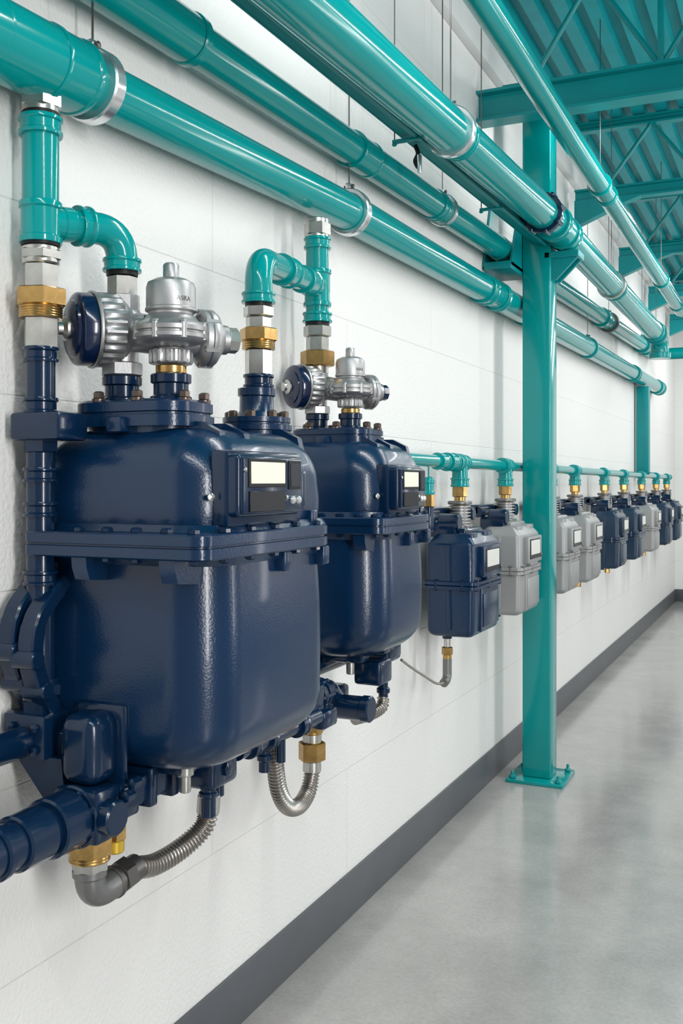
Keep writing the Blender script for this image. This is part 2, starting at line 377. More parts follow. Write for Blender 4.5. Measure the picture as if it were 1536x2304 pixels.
# strut channel with tubes below pipe 3
st=thing('strut_channel',(.25,1.3,2.79),'dark teal slotted strut rail beside the large pipe','strut rail')
def yz(y): return 2.76+.028*(y-1.3)*.8
poly=[(.228,0),(.272,0),(.272,.045),(.260,.045),(.260,.04),(.267,.04),(.267,.005),(.233,.005),(.233,.04),(.240,.04),(.240,.045),(.228,.045)]
g=prism(poly,'y',1.3,5.19); g=([V((v.x,v.y,v.z+yz(v.y))) for v in g[0]],g[1])
part('channel',g,TEALD,st,flat=True)
part('conduit',cyl((.205,1.3,yz(1.3)+.03),(.205,5.19,yz(5.19)+.03),.014,14),TEALD,st)
part('conduit',cyl((.28,1.3,yz(1.3)-.005),(.28,5.19,yz(5.19)-.005),.012,14),TEALD,st)
for y in (3.25,4.3):
    h=thing('rail_hanger',(.23,y,yz(y)),'teal clip on a thin rod holding the rail','hanger','rail hangers')
    part('clip',[bb(.195,.30,y-.012,y+.012,yz(y)-.022,yz(y)-.012,.002),hexn((.2,y,yz(y)-.018),(.2,y,yz(y)-.032),.009)],TEALD,h)
    part('rod',cyl((.2,y,yz(y)-.02),(.2,y,DZ),.0024,8),DSTEEL,h)
hk=thing('beam_clip',(.24,3.35,2.72),'small black and zinc clip hanging under the rail','clip')
part('hook',sweep(crom([(.24,3.35,2.80),(.25,3.35,2.77),(.24,3.35,2.745),(.25,3.35,2.72)],8),.008,10),BLACK,hk)
part('tab',bb(.25,.262,3.34,3.36,2.70,2.765,.003),CLAMP,hk)
# ---------------------------------------------------------------- fittings stacks
def stack(parent,x,y,items):
    for kind,r,z1,z0,m,name in items:
        if kind=='h': g=hexn((x,y,z0),(x,y,z1),r)
        elif kind=='H': g=[hexn((x,y,z0),(x,y,z1),r,.005,8)]
        elif kind=='c': g=collar((x,y,(z0+z1)/2),(0,0,1),r,z1-z0,36,.004 if z1-z0>.02 else 0)
        elif kind=='t': g=threads((x,y,z0),(x,y,z1),r)
        elif kind=='u':
            L=z1-z0; g=[hexn((x,y,z0+L*.18),(x,y,z0+L*.82),r,.004,6),cyl((x,y,z0),(x,y,z1),r*.86,28,.003)]
        else: g=cyl((x,y,z0),(x,y,z1),r,32,.001)
        part(name,g,m,parent)
# riser 1
x,y=.07,1.607
r1=thing('riser_pipe',(x,y,1.13),'teal and navy riser pipe with brass and steel unions','riser pipe','risers')
stack(r1,x,y,[('u',.044,2.405,2.352,STEEL,'hex_nipple'),('p',.039,2.354,2.33,BLACK,'gasket'),('c',.0445,2.346,2.308,TEAL,'socket'),('p',.037,2.31,2.16,TEAL,'pipe_section'),
 ('c',.0435,2.172,2.088,TEAL,'tee_body'),('p',.039,2.09,2.082,BLACK,'gasket'),('u',.044,2.082,2.045,STEEL,'union_nut'),('h',.037,2.046,1.992,STEEL,'hex_nipple'),
 ('h',.054,1.996,1.958,BRASS,'brass_nut'),('t',.044,1.960,1.935,BRASS,'brass_collar'),('h',.036,1.937,1.873,STEEL,'hex_nipple'),('c',.036,1.876,1.845,NAVYS,'socket'),
 ('p',.030,1.85,1.77,NAVYS,'pipe_section'),('c',.036,1.773,1.739,NAVYS,'socket')])
part('junction_block',[bb(.025,.15,1.565,1.66,1.685,1.742,.008),hexn((.07,1.607,1.66),(.07,1.607,1.69),.036)],NAVYS,r1)
stack(r1,x,y,[('p',.029,1.67,1.13,NAVYS,'pipe_section'),('c',.036,1.63,1.60,NAVYS,'socket'),('c',.035,1.56,1.53,NAVYS,'socket'),('c',.036,1.42,1.39,NAVYS,'socket'),('u',.042,1.20,1.155,NAVYS,'union_nut')])
# tee branch 1
br=[(.07,1.607,2.133),(.14,1.785,2.148),(.14,1.785,2.065)]
dv=(V(br[1])-V(br[0])).normalized()
part('branch_elbow',[sweep(fillet(br,.065),.034,32)],TEAL,r1)
parts('branch_socket',[collar(V(br[0])+dv*.055,dv,.036,.03),collar(V(br[0])+dv*.095,dv,.043,.03,36,.004),collar((.14,1.785,2.072),(0,0,1),.042,.028,36,.003)],TEAL,r1)
stack(r1,.14,1.785,[('p',.034,2.06,2.048,BLACK,'gasket'),('H',.034,2.05,2.0,STEEL,'hex_nipple')])
# riser 2
x,y=.11,2.82
r2=thing('riser_pipe',(x,y,1.9),'teal riser pipe with brass union to the second meter','riser pipe','risers')
stack(r2,x,y,[('u',.042,2.425,2.358,STEEL,'hex_nipple'),('c',.043,2.365,2.33,TEAL,'socket'),('p',.036,2.335,2.11,TEAL,'pipe_section'),('c',.044,2.265,2.15,TEAL,'tee_body'),
 ('c',.047,2.13,2.10,TEAL,'socket'),('p',.038,2.10,2.088,BLACK,'gasket'),('h',.044,2.09,2.055,STEEL,'hex_nipple'),('h',.036,2.056,2.008,STEEL,'hex_nipple'),('h',.054,2.011,1.962,BRASS,'brass_nut'),('p',.035,1.965,1.94,STEEL,'nipple')])
br=[(.11,2.82,2.215),(.275,2.15,2.148),(.275,2.15,2.05)]; dv=(V(br[1])-V(br[0])).normalized()
part('branch_elbow',[sweep(fillet(br,.075),.034,32)],TEAL,r2)
parts('branch_socket',[collar(V(br[0])+dv*.16,dv,.041,.12,36,.003),collar(V(br[0])+dv*.42,dv,.043,.10,36,.004),collar((.275,2.15,2.052),(0,0,1),.042,.026,36,.003)],TEAL,r2)
stack(r2,.275,2.15,[('p',.033,2.04,2.03,BLACK,'gasket'),('h',.038,2.032,2.005,STEEL,'hex_nipple'),('h',.032,2.006,1.975,STEEL,'hex_nipple'),('h',.047,1.978,1.945,BRASS,'brass_nut'),('t',.041,1.946,1.925,BRASS,'brass_collar'),
 ('h',.034,1.926,1.862,STEEL,'hex_nipple'),('c',.038,1.864,1.832,NAVYS,'socket'),('p',.032,1.835,1.77,NAVYS,'pipe_section')])
# ---------------------------------------------------------------- big meters
def bodysecs(cx,cy,a,b,cr,z0,z1,R0,R1,i0=0.,i1=0.,mid=0.,rb=None,dome=.85,rf=None):
    s=[]
    if R0>0:
        for t in range(13):
            g=math.radians(90*t/12); s.append((z0+R0*(1-math.cos(g)),R0*(1-math.sin(g))+i0))
    else: s.append((z0,i0))
    za=s[-1][0]; zb=z1-R1
    for t in range(1,9):
        u=t/8; s.append((za+(zb-za)*u,i0+(i1-i0)*u-mid*math.sin(math.pi*u)))
    if R1>0:
        for t in range(1,13):
            g=math.radians(90*t/12); s.append((zb+R1*math.sin(g),i1+R1*dome*(1-math.cos(g))))
    return loft([rr(cx,cy,a-i,b-i,max(.02,cr-i*.35),z,12,rb,rf) for z,i in s])
def display(parent,X,y0,y1,z0,z1,matb,screen=SCREEN,full=True):
    H=part('display_housing',[bb(X-.06,X,y0,y1,z0,z1,.010,3),bb(X-.004,X+.006,y0+.006,y1-.006,z0+.006,z1-.006,.004)],matb,parent)
    W=y1-y0;Hh=z1-z0;Xf=X+.0065
    def pn(name,fy0,fy1,fz0,fz1,m,lab=None,d=.003): part(name,bb(Xf-.002,Xf+d,y0+W*fy0,y0+W*fy1,z0+Hh*fz0,z0+Hh*fz1,.001,1),m,H,lab)
    pn('bezel',.09,.69,.47,.93,BLACK,'black screen bezel',.002); pn('screen',.12,.66,.53,.88,screen,'pale lcd screen')
    pn('strip_frame',.735,.945,.43,.92,BLACK,'black frame',.0015); pn('label_strip',.76,.92,.47,.88,BARC,'dark striped grille'); pn('label_panel',.10,.66,.08,.41,DPANEL,'glossy dark lower screen')
    if full:
        for fy in (.79,.89):
            c=V((Xf,y0+W*fy,z0+Hh*.25)); part('button',lathe([(.009,0),(.009,.004),(.007,.007),(.001,.008)],c,(1,0,0),20),CLAMP,H,'round silver button')
        for fy,fz in ((.045,.75),(.70,.30)):
            c=V((Xf-.001,y0+W*fy,z0+Hh*fz)); part('screw',lathe([(.0045,0),(.0045,.003),(.001,.005)],c,(1,0,0),14),STEEL,H)
    return H
def big_meter(X0,X1,Y0,Y1,zb,zf0,zf1,zt,label,plate,disp,tower,FL):
    cx=(X0+X1)/2; cy=(Y0+Y1)/2; a=(X1-X0)/2; b=(Y1-Y0)/2
    m=thing('gas_meter',(cx,cy,zb),label,'gas meter','large navy gas meters')
    part('lower_casing',[bodysecs(cx,cy,a,b,.115,zb,zf0,.10,0,0,.006,.004,.03,.85,.12)],NAVY,m,ang=60)
    part('upper_casing',[bodysecs(cx,cy,a-.004,b-.004,.105,zf1,zt,0,.115,.002,.0,.004,.035,.74,.12)],NAVY,m,ang=60)
    fx0,fx1,fy0,fy1=FL; fcx=(fx0+fx1)/2; fcy=(fy0+fy1)/2; fa=(fx1-fx0)/2; fb=(fy1-fy0)/2
    h=(zf1-zf0)/2; s=[]
    for (zz,ii) in ((zf0,.003),(zf0+.003,0),(zf0+h-.003,0),(zf0+h-.0015,.005),(zf0+h+.0015,.005),(zf0+h+.003,0),(zf1-.003,0),(zf1,.003)):
        s.append(rr(fcx,fcy,fa-ii,fb-ii,.035,zz,8,.02,.12))
    part('casing_flange',loft(s),NAVY,m)
    parts('casing_rim',[loft([rr(cx,cy,a+.002,b+.002,.11,zf0-.018,8,.03,.12),rr(cx,cy,a+.010,b+.010,.10,zf0,8,.03,.12)]),loft([rr(cx,cy,a+.012,b+.012,.10,zf1,8,.03,.12),rr(cx,cy,a+.004,b+.004,.10,zf1+.014,8,.03,.12)])],NAVY,m)
    pos=[]
    for f in (.30,.46,.62,.78,.92): pos.append((fx0+(fx1-fx0)*f,fy0+.02))
    for f in (.16,.32,.48,.64,.80): pos.append((fx1-.016,fy0+(fy1-fy0)*f))
    for (px,py) in pos:
        part('flange_bolt',[hexn((px,py,zf1-.002),(px,py,zf1+.011),.012),hexn((px,py,zf0+.002),(px,py,zf0-.010),.011),cyl((px,py,zf0),(px,py,zf1),.006,10)],NAVYS,m)
    for f in (.32,.80):
        px=fx0+(fx1-fx0)*f; part('casing_lug',prism([(fy0+.008,zf0),(Y0+.06,zf0),(Y0+.06,zf0-.055),(fy0+.02,zf0-.045),(fy0+.01,zf0-.02)],'x',px-.018,px+.018),NAVY,m)
    for f in (.5,.84):
        py=Y0+(Y1-Y0)*f; part('casing_lug',bb(X1-.03,X1+.018,py-.018,py+.018,zf0-.045,zf0,.006),NAVY,m)
    part('casing_rib',[bb(X1-.05,X1+.006,Y0+.09,Y0+.112,zf1,zt-.095,.008,2)],NAVY,m)
    part('casing_lug',bb(X1-.03,X1+.012,Y1-.16,Y1-.125,zf1,zf1+.035,.006),NAVY,m)
    for (lx,ly) in ((X1-.085,Y0+.12),(X1-.08,Y0+.21),(X1-.08,Y1-.11)):
        part('lifting_lug',prism([(lx-.05,zt-.02),(lx+.045,zt-.045),(lx+.035,zt-.008),(lx-.01,zt+.014),(lx-.045,zt+.014)],'y',ly-.011,ly+.011),NAVY,m)
    px0,px1,py0,py1,pz0,pz1=plate
    pcx=(px0+px1)/2;pcy=(py0+py1)/2;pa=(px1-px0)/2;pb=(py1-py0)/2; hh=pz1-pz0
    part('neck_plate',loft([rr(pcx,pcy,pa-.015,pb-.015,.07,pz0-.045),rr(pcx,pcy,pa-.016,pb-.016,.07,pz0),rr(pcx,pcy,pa,pb,.06,pz0+.001),rr(pcx,pcy,pa,pb,.06,pz0+hh*.42),rr(pcx,pcy,pa-.006,pb-.006,.06,pz0+hh*.45),
       rr(pcx,pcy,pa-.006,pb-.006,.06,pz0+hh*.52),rr(pcx,pcy,pa-.002,pb-.002,.06,pz0+hh*.56),rr(pcx,pcy,pa-.002,pb-.002,.06,pz1-.006),rr(pcx,pcy,pa-.010,pb-.010,.055,pz1)]),NAVY,m)
    for (u,v) in ((-.85,0),(-.45,-.82),(.25,-.82),(.86,-.35),(.86,.45),(-.5,.82),(.2,.82)):
        q=V((pcx+u*pa,pcy+v*pb,pz1-.004)); part('neck_bolt',[cyl(q,q+V((0,0,.007)),.014,18),hexn(q+V((0,0,.006)),q+V((0,0,.023)),.012)],BOLTM,m,'dark bronze hex bolt')
    part('neck_lug',bb(pcx-.02,pcx+.02,py0-.018,py0+.02,pz0-.012,pz0+.02,.005),NAVY,m)
    display(m,*disp)
    dX,dy0,dy1,dz0,dz1,_=disp
    part('display_bracket',[bb(X1-.03,X1+.012,dy0-.004,dy1+.05,dz0-.02,dz1+.008,.008),bb(X1-.03,X1+.02,dy1+.02,dy1+.06,dz0+.01,dz1-.03,.006)],NAVYS,m)
    part('screw',lathe([(.008,0),(.008,.004),(.001,.007)],(X1-.018,dy0-.02,dz0+.04),(1,-.5,0),16),STEEL,m)
    for py in (Y0+.13,Y1-.15):
        part('drain_boss',[bb(cx-.05,cx+.09,py-.03,py+.03,zb-.02,zb+.03,.01)],NAVYS,m)
    part('drain_plug',[cyl((X1-.14,Y0+.12,zb+.02),(X1-.14,Y0+.12,zb-.055),.013,18,.002),cyl((X1-.14,Y0+.12,zb+.02),(X1-.14,Y0+.12,zb-.02),.019,18,.002)],STEEL,m,'steel drain plug')
    if tower:
        tx,ty=tower
        part('outlet_tower',lathe([(.092,zt-.07),(.082,zt-.01),(.082,zt+.012),(.086,zt+.014),(.086,zt+.026),(.080,zt+.028),(.080,zt+.031),(.083,zt+.033),(.083,zt+.045),(.052,zt+.048),(.046,zt+.056),(.042,zt+.062),(.041,zt+.096),(.046,zt+.099),(.046,zt+.116),(.039,zt+.119)],(tx,ty,0),(0,0,1),40),NAVY,m)
        for k in range(8):
            an=k*math.pi/4+.3; q=V((tx+.068*math.cos(an),ty+.068*math.sin(an),zt+.041)); part('neck_bolt',hexn(q,q+V((0,0,.020)),.012),BOLTM,m,'dark bronze hex bolt')
    return m
m1=big_meter(.015,.455,1.645,2.215,1.008,1.452,1.502,1.712,'largest navy blue cast gas meter with lcd display',(.065,.345,1.685,1.875,1.715,1.772),(.490,1.69,1.955,1.531,1.656,NAVYS),(.275,2.14),(.05,.483,1.572,2.20))
m2=big_meter(.03,.395,2.63,3.085,1.078,1.452,1.50,1.722,'navy blue cast gas meter behind the largest one',(.05,.31,2.72,2.93,1.72,1.765),(.435,2.685,2.90,1.52,1.645,NAVYS),None,(.05,.42,2.595,3.085))
# ---------------------------------------------------------------- regulators
def bent_text(txt,c,r,size,ang0):
    cu=bpy.data.curves.new('lettering','FONT'); cu.body=txt; cu.size=size; cu.extrude=.0008; cu.align_x='CENTER'
    ob=bpy.data.objects.new('tmp',cu); COL.objects.link(ob); dg=bpy.context.evaluated_depsgraph_get()
    me=bpy.data.meshes.new_from_object(ob.evaluated_get(dg)); vs=[v.co.copy() for v in me.vertices]; fs=[tuple(p.vertices) for p in me.polygons]
    bpy.data.objects.remove(ob); out=[]
    for v in vs:
        a=ang0+v.x/r; R=r+v.z; out.append(V((c[0]+R*math.cos(a),c[1]+R*math.sin(a),c[2]+v.y)))
    return out,fs
def regulator(n1,n2,z0,S,label):
    g=thing('pressure_regulator',(n1[0],n1[1],z0),label,'pressure regulator','gas pressure regulators')
    P=lambda n,h:V((n[0],n[1],z0+h*S))
    for n in (n1,n2):
        part('neck_pipe',lathe([(.044*S,0),(.044*S,.008*S),(.037*S,.012*S),(.037*S,.035*S),(.043*S,.038*S),(.043*S,.055*S),(.037*S,.058*S)],P(n,-.002),(0,0,1),32),NAVYS,g,'navy neck pipe')
    part('swivel_nut',hexn(P(n1,.055),P(n1,.085),.046*S,.003*S,8),ALU,g)
    C=P(n1,.155)
    part('valve_body',[ball(C,.056*S,1,1,1.05),cyl(P(n1,.08),P(n1,.20),.035*S),hexn(P(n1,.195),P(n1,.232),.04*S,.003,8),cyl(C,P(n2,.135),.042*S)],ALU,g)
    ax=V((-.56,-.83,-.04)).normalized()
    part('body_ring',[knurl(C+ax*.012*S,C+ax*.062*S,.080*S,96,.0045*S),lathe([(.055*S,-.016*S),(.070*S,.0),(.074*S,.020*S)],C+ax*.005*S,ax,40)],ALU,g,'ribbed aluminium ring')
    part('clamp_ring',collar(C+ax*.068*S,ax,.083*S,.008*S,48),ALU,g,'aluminium clamp ring')
    part('diaphragm_cover',lathe([(.072*S,.0),(.078*S,.004*S),(.078*S,.030*S),(.075*S,.034*S),(.068*S,.037*S),(.062*S,.038*S),(.060*S,.043*S),(.045*S,.048*S),(.030*S,.050*S),(.001,.050*S)],C+ax*.070*S,ax,48),BLUECAP,g,'navy diaphragm cover')
    part('cover_boss',lathe([(.026*S,0),(.026*S,.008*S),(.016*S,.014*S),(.016*S,.024*S)],C+ax*.118*S,ax,24),STEEL,g)
    part('brass_bushing',hexn(P(n2,.055),P(n2,.073),.034*S,.002,10),BRASS,g,'brass bushing')
    part('knurled_nut',[knurl(P(n2,.076),P(n2,.106),.047*S,64,.0045*S)],ALU,g)
    part('spring_housing',lathe([(r*S,h*S) for r,h in [(.034,.10),(.036,.108),(.058,.114),(.074,.120),(.081,.128),(.081,.136),(.076,.138),(.076,.141),(.081,.143),(.081,.152),(.074,.160),(.060,.166),(.054,.174),(.048,.180),(.048,.184),(.0545,.188),(.0545,.193),(.0525,.195),(.0525,.238),(.049,.248),(.034,.256),(.017,.259),(.017,.286),(.014,.29)]],P(n2,0),(0,0,1),44),ALU,g,'aluminium spring housing')
    for k in range(8):
        an=k*math.pi/4+.15; q=P(n2,.122)+V((math.cos(an),math.sin(an),0))*.074*S
        part('housing_bolt',[cyl(q,q+V((0,0,.036*S)),.0085*S,14,.002*S),hexn(q+V((0,0,.034*S)),q+V((0,0,.041*S)),.0075*S)],ALU,g)
    d=V((.62,.78,0)).normalized(); Q=P(n2,.135)
    part('side_actuator',[cyl(Q,Q+d*.085*S,.042*S),lathe([(.042*S,.052*S),(.056*S,.060*S),(.062*S,.064*S),(.062*S,.073*S),(.058*S,.0745*S),(.058*S,.0765*S),(.062*S,.078*S),(.062*S,.088*S),(.056*S,.096*S),(.040*S,.106*S),(.032*S,.112*S),(.032*S,.122*S)],Q,d,36)],ALU,g)
    part('adjuster_knob',[hexn(Q+d*.118*S,Q+d*.126*S,.032*S,.002,12),hexn(Q+d*.124*S,Q+d*.150*S,.028*S,.003,8)],STEEL if S==1 else NAVYS,g)
    for k in range(6):
        an=k*math.pi/3; u=V((0,0,1)); w=d.cross(u); q=Q+d*.058*S+(u*math.cos(an)+w*math.sin(an))*.056*S
        part('housing_bolt',hexn(q,q+d*.036*S,.008*S),ALU,g)
    part('cross_link',[cyl(C,P(n2,.155),.03*S),rbox((C+P(n2,.15))/2,(.03*S,.06*S,.06*S),.006)],ALU,g)
    part('lettering',bent_text('ASRA',P(n2,.205),.0523*S,.014*S,math.radians(-25)),DSTEEL,g,'small raised lettering')
    return g
regulator((.14,1.785),(.267,1.785),1.775,1.0,'aluminium twin pressure regulator with navy domed cover')
regulator((.11,2.82),(.223,2.82),1.765,.86,'smaller aluminium pressure regulator with navy dome on the second meter')
# ---------------------------------------------------------------- lower pipework meter 1
lp=thing('inlet_pipe',(.2,1.0,.96),'navy blue pipe with couplings below the largest meter','pipe')
part('pipe_run',cyl((.2,.9,.950),(.2,1.60,.950),.043,36),NAVYS,lp)
for y0,L,R in ((1.34,.02,.050),(1.42,.075,.051),(1.505,.07,.057)):
    part('coupling',collar((.2,y0,.950),(0,1,0),R,L,40,0),NAVYS,lp)
part('valve_block',[bb(.155,.26,1.545,1.62,.90,1.005,.010),bb(.17,.25,1.61,1.70,.92,.99,.008),cyl((.16,1.58,.95),(.285,1.58,.95),.035,28,.004)],NAVYS,lp)
part('cover_housing',[bb(.155,.245,1.555,1.642,1.005,1.145,.03,5),bb(.14,.26,1.632,1.648,.99,1.155,.007,2)],NAVYS,lp)
part('flange',collar((.2,1.552,.950),(0,1,0),.062,.016,40),NAVYS,lp)
for k in range(8):
    an=k*math.pi/4+.39; q=V((.2+.052*math.cos(an),1.548,.95+.052*math.sin(an))); part('bolt',hexn(q,q-V((0,.012,0)),.008),NAVYS,lp)
part('support_bar',bb(.20,.26,1.62,1.95,.94,.998,.008),NAVYS,lp); part('support_bar',bb(.10,.16,1.64,2.2,.95,1.0,.008),NAVYS,lp)
for q in ((.275,1.66,1.0),(.275,1.64,.98)): part('bolt',hexn(q,(q[0],q[1]-.03,q[2]),.012),NAVYS,lp)
for y0 in (1.72,1.80,1.99): part('clamp_block',bb(.19,.27,y0-.014,y0+.014,.93,1.012,.005),NAVYS,lp)
up=thing('drain_line',(.06,1.3,1.08),'navy side pipe and bracket block against the wall','pipe')
part('pipe_run',cyl((.06,1.1,1.078),(.06,1.57,1.078),.032,30),NAVYS,up)
part('bracket_block',[bb(.012,.12,1.56,1.64,1.045,1.135,.008),bb(.05,.15,1.60,1.66,.97,1.10,.02,3),hexn((.07,1.607,1.13),(.07,1.607,1.16),.04)],NAVYS,up)
part('gusset',prism([(.03,1.05),(.15,1.05),(.16,.96),(.12,.95)],'y',1.575,1.595),NAVYS,up)
for q in ((.04,1.56,1.11),(.10,1.56,1.11),(.04,1.56,1.065),(.10,1.56,1.065)): part('bolt',hexn(q,(q[0],q[1]-.012,q[2]),.009),NAVYS,up)
for i,(dx,dz) in enumerate(((0,0),(.05,-.012))):
    w=thing('wall_bracket',(.03,1.6,1.2),'curved navy cast wall bracket arm behind the meter','bracket','navy wall brackets')
    part('arm',strap([(1.64,1.41+dz),(1.60,1.375+dz),(1.562,1.335+dz),(1.55,1.27+dz),(1.57,1.205+dz),(1.605,1.15+dz),(1.63,1.08+dz)],.016,.025+dx,.065+dx),NAVYS,w)
    parts('pivot_bolt',[cyl((.015+dx,1.540,1.262+dz),(.074+dx,1.540,1.262+dz),.020,20,.003),cyl((.015+dx,1.568,1.195+dz),(.074+dx,1.568,1.195+dz),.018,20,.003)],NAVYS,w)
dl=thing('hose_elbow',(.2,1.6,.78),'grey elbow with brass union below the inlet pipe','pipe elbow')
stack(dl,.2,1.60,[('p',.030,.935,.912,STEEL,'nipple'),('u',.034,.925,.898,STEEL,'hex_nipple'),('h',.046,.900,.860,BRASS,'brass_nut'),('t',.041,.862,.850,BRASS,'brass_collar'),('h',.037,.852,.829,STEEL,'hex_nipple')])
el=fillet([(.2,1.60,.84),(.2,1.60,.772),(.207,1.675,.782)],.045)
part('elbow',[sweep(el,.030,28),collar((.2,1.60,.826),(0,0,1),.034,.02)],ELBG,dl)
part('union_nut',[hexn((.206,1.68,.783),(.208,1.715,.787),.035,.003,6),collar((.2055,1.668,.782),(.02,1,.1),.034,.012),cyl((.205,1.665,.781),(.21,1.74,.789),.028)],DSTEEL,dl)
part('yellow_valve',[cyl((.215,1.66,.875),(.215,1.66,.848),.020,20,.003)],YEL,dl,'yellow brass valve')
part('brass_fitting',[hexn((.215,1.66,.873),(.215,1.66,.925),.024)],BRASS,dl)
h1=thing('flexible_hose',(.24,1.8,.79),'corrugated stainless flexible hose under the largest meter','hose','flexible hoses')
part('hose_body',hosegeo([(.21,1.735,.788),(.225,1.79,.780),(.25,1.86,.798),(.275,1.905,.835),(.28,1.915,.89)],.0215),HOSE,h1)
part('end_ferrule',cyl((.279,1.912,.86),(.28,1.916,.90),.026,20,.002),STEEL,h1)
vb=thing('valve_block',(.28,1.92,.95),'navy cast block with stubs below the largest meter','valve')
part('block',[bb(.235,.325,1.86,1.97,.925,1.005,.014,3),bb(.225,.30,1.93,1.99,.945,.99,.008)],NAVYS,vb)
part('stub',cyl((.30,1.88,.94),(.30,1.88,.865),.017,20,.002),NAVYS,vb); part('stub',cyl((.285,1.945,.94),(.285,1.945,.89),.014,20,.002),NAVYS,vb)
part('stub_collar',collar((.30,1.88,.915),(0,0,1),.021,.014),NAVYS,vb)
part('port_plug',hexn((.32,1.915,.965),(.335,1.915,.965),.018),NAVYS,vb)
fr=thing('outlet_manifold',(.25,2.3,.98),'navy outlet pipework between the two large meters','pipe')
parts('pipe_run',[cyl((.22,2.0,.985),(.24,2.50,1.0),.028,24),cyl((.30,2.0,.978),(.31,2.40,.975),.022,20)],NAVYS,fr)
parts('coupling',[collar((.303,2.06,.978),(.02,1,0),.030,.03,28,.003),collar((.305,2.14,.977),(.02,1,0),.030,.03,28,.003),collar((.308,2.30,.976),(.02,1,0),.032,.04,28,.003)],NAVYS,fr)
parts('block',[bb(.20,.30,2.36,2.48,.95,1.05,.012,3),bb(.24,.33,2.41,2.50,.935,.985,.01),bb(.19,.26,2.15,2.25,.94,1.04,.01)],NAVYS,fr)
parts('flange',[collar((.24,2.33,.995),(0,1,0),.046,.02),collar((.24,2.52,1.0),(0,1,0),.05,.02),collar((.24,2.56,1.0),(0,1,0),.046,.016)],NAVYS,fr)
for k in range(6):
    an=k*math.pi/3; q=V((.24+.04*math.cos(an),2.51,1.0+.04*math.sin(an))); part('bolt',hexn(q-V((0,.014,0)),q+V((0,.07,0)),.007),NAVYS,fr)
part('valve_barrel',[cyl((.17,2.70,.935),(.335,2.70,.935),.036,32,.004),collar((.2,2.70,.935),(1,0,0),.044,.02)],NAVYS,fr)
part('barrel_cap',collar((.33,2.70,.935),(1,0,0),.039,.03),NAVYS,fr)
part('connector',[sweep(fillet([(.24,2.50,1.0),(.24,2.62,1.0),(.22,2.72,.95)],.05),.03,24),bb(.15,.24,2.64,2.78,.90,.99,.012)],NAVYS,fr)
part('stub',[cyl((.28,2.17,.96),(.28,2.17,.885),.014),collar((.28,2.17,.92),(0,0,1),.018,.02)],NAVYS,fr)
part('stub',[cyl((.31,2.20,.97),(.31,2.20,.905),.012)],NAVYS,fr)
part('bridge_pipe',sweep(fillet([(.12,2.3,1.0),(.12,2.62,1.03),(.16,2.95,1.05)],.1),.032,24),NAVYS,fr)
stack(fr,.28,2.437,[('u',.034,.95,.918,BRASS,'brass_nut'),('p',.026,.92,.895,STEEL,'nipple'),('h',.037,.897,.845,BRASS,'brass_nut')])
h2=thing('flexible_hose',(.28,2.33,.75),'u-shaped corrugated stainless flexible hose','hose','flexible hoses')
part('hose_body',hosegeo([(.28,2.437,.85),(.28,2.435,.81),(.28,2.41,.765),(.28,2.355,.745),(.28,2.29,.765),(.28,2.245,.82),(.28,2.225,.90),(.28,2.22,.975)],.0205),HOSE,h2)
part('end_ferrule',cyl((.28,2.437,.845),(.28,2.436,.815),.025,20,.002),STEEL,h2)
vb2=thing('valve_block',(.3,2.82,1.0),'navy cast block with stubs below the second meter','valve')
parts('block',[bb(.25,.34,2.78,2.88,.985,1.06,.012,3),bb(.2,.30,2.95,3.07,1.02,1.09,.02,3)],NAVYS,vb2)
part('stub',[cyl((.30,2.90,1.03),(.30,2.90,.92),.015),collar((.30,2.90,.95),(0,0,1),.021,.02)],NAVYS,vb2)
part('sleeve',cyl((.30,2.90,1.03),(.30,2.90,.985),.018,20),STEEL,vb2)
h3=thing('flexible_hose',(.28,2.85,.92),'short corrugated stainless flexible hose','hose','flexible hoses')
part('hose_body',hosegeo([(.30,2.90,.925),(.30,2.885,.90),(.28,2.84,.885),(.26,2.77,.885)],.018),HOSE,h3)
# ---------------------------------------------------------------- service manifold + small meters
centers=[(4.145,NAVY,'n'),(4.90,GREYM,'g'),(5.93,GREYM,'g'),(6.65,GREYM,'g'),(7.77,NAVYF,'n'),(8.72,NAVYF,'n'),(9.78,GREYM,'g'),(10.86,NAVYF,'n'),(11.78,NAVYF,'n')]
def mz(y): return 1.690-.0035*(y-3.3)
mf=thing('service_manifold',(.12,3.3,1.69),'slim teal manifold pipe with tees feeding the small meters','pipe')
part('pipe_run',cyl((.12,3.15,mz(3.15)),(.12,12.15,mz(12.15)),.026,24),TEAL,mf)
part('end_cap',collar((.12,12.15,mz(12.15)),(0,1,0),.032,.05),TEAL,mf)
drops=[3.83]+[c+.095 for c,_,_ in centers]
parts('coupling',[collar((.12,3.98,mz(3.98)),(0,1,0),.036,.10,32,.004),collar((.12,4.10,mz(4.1)),(0,1,0),.040,.10,32,.004)],TEAL,mf)
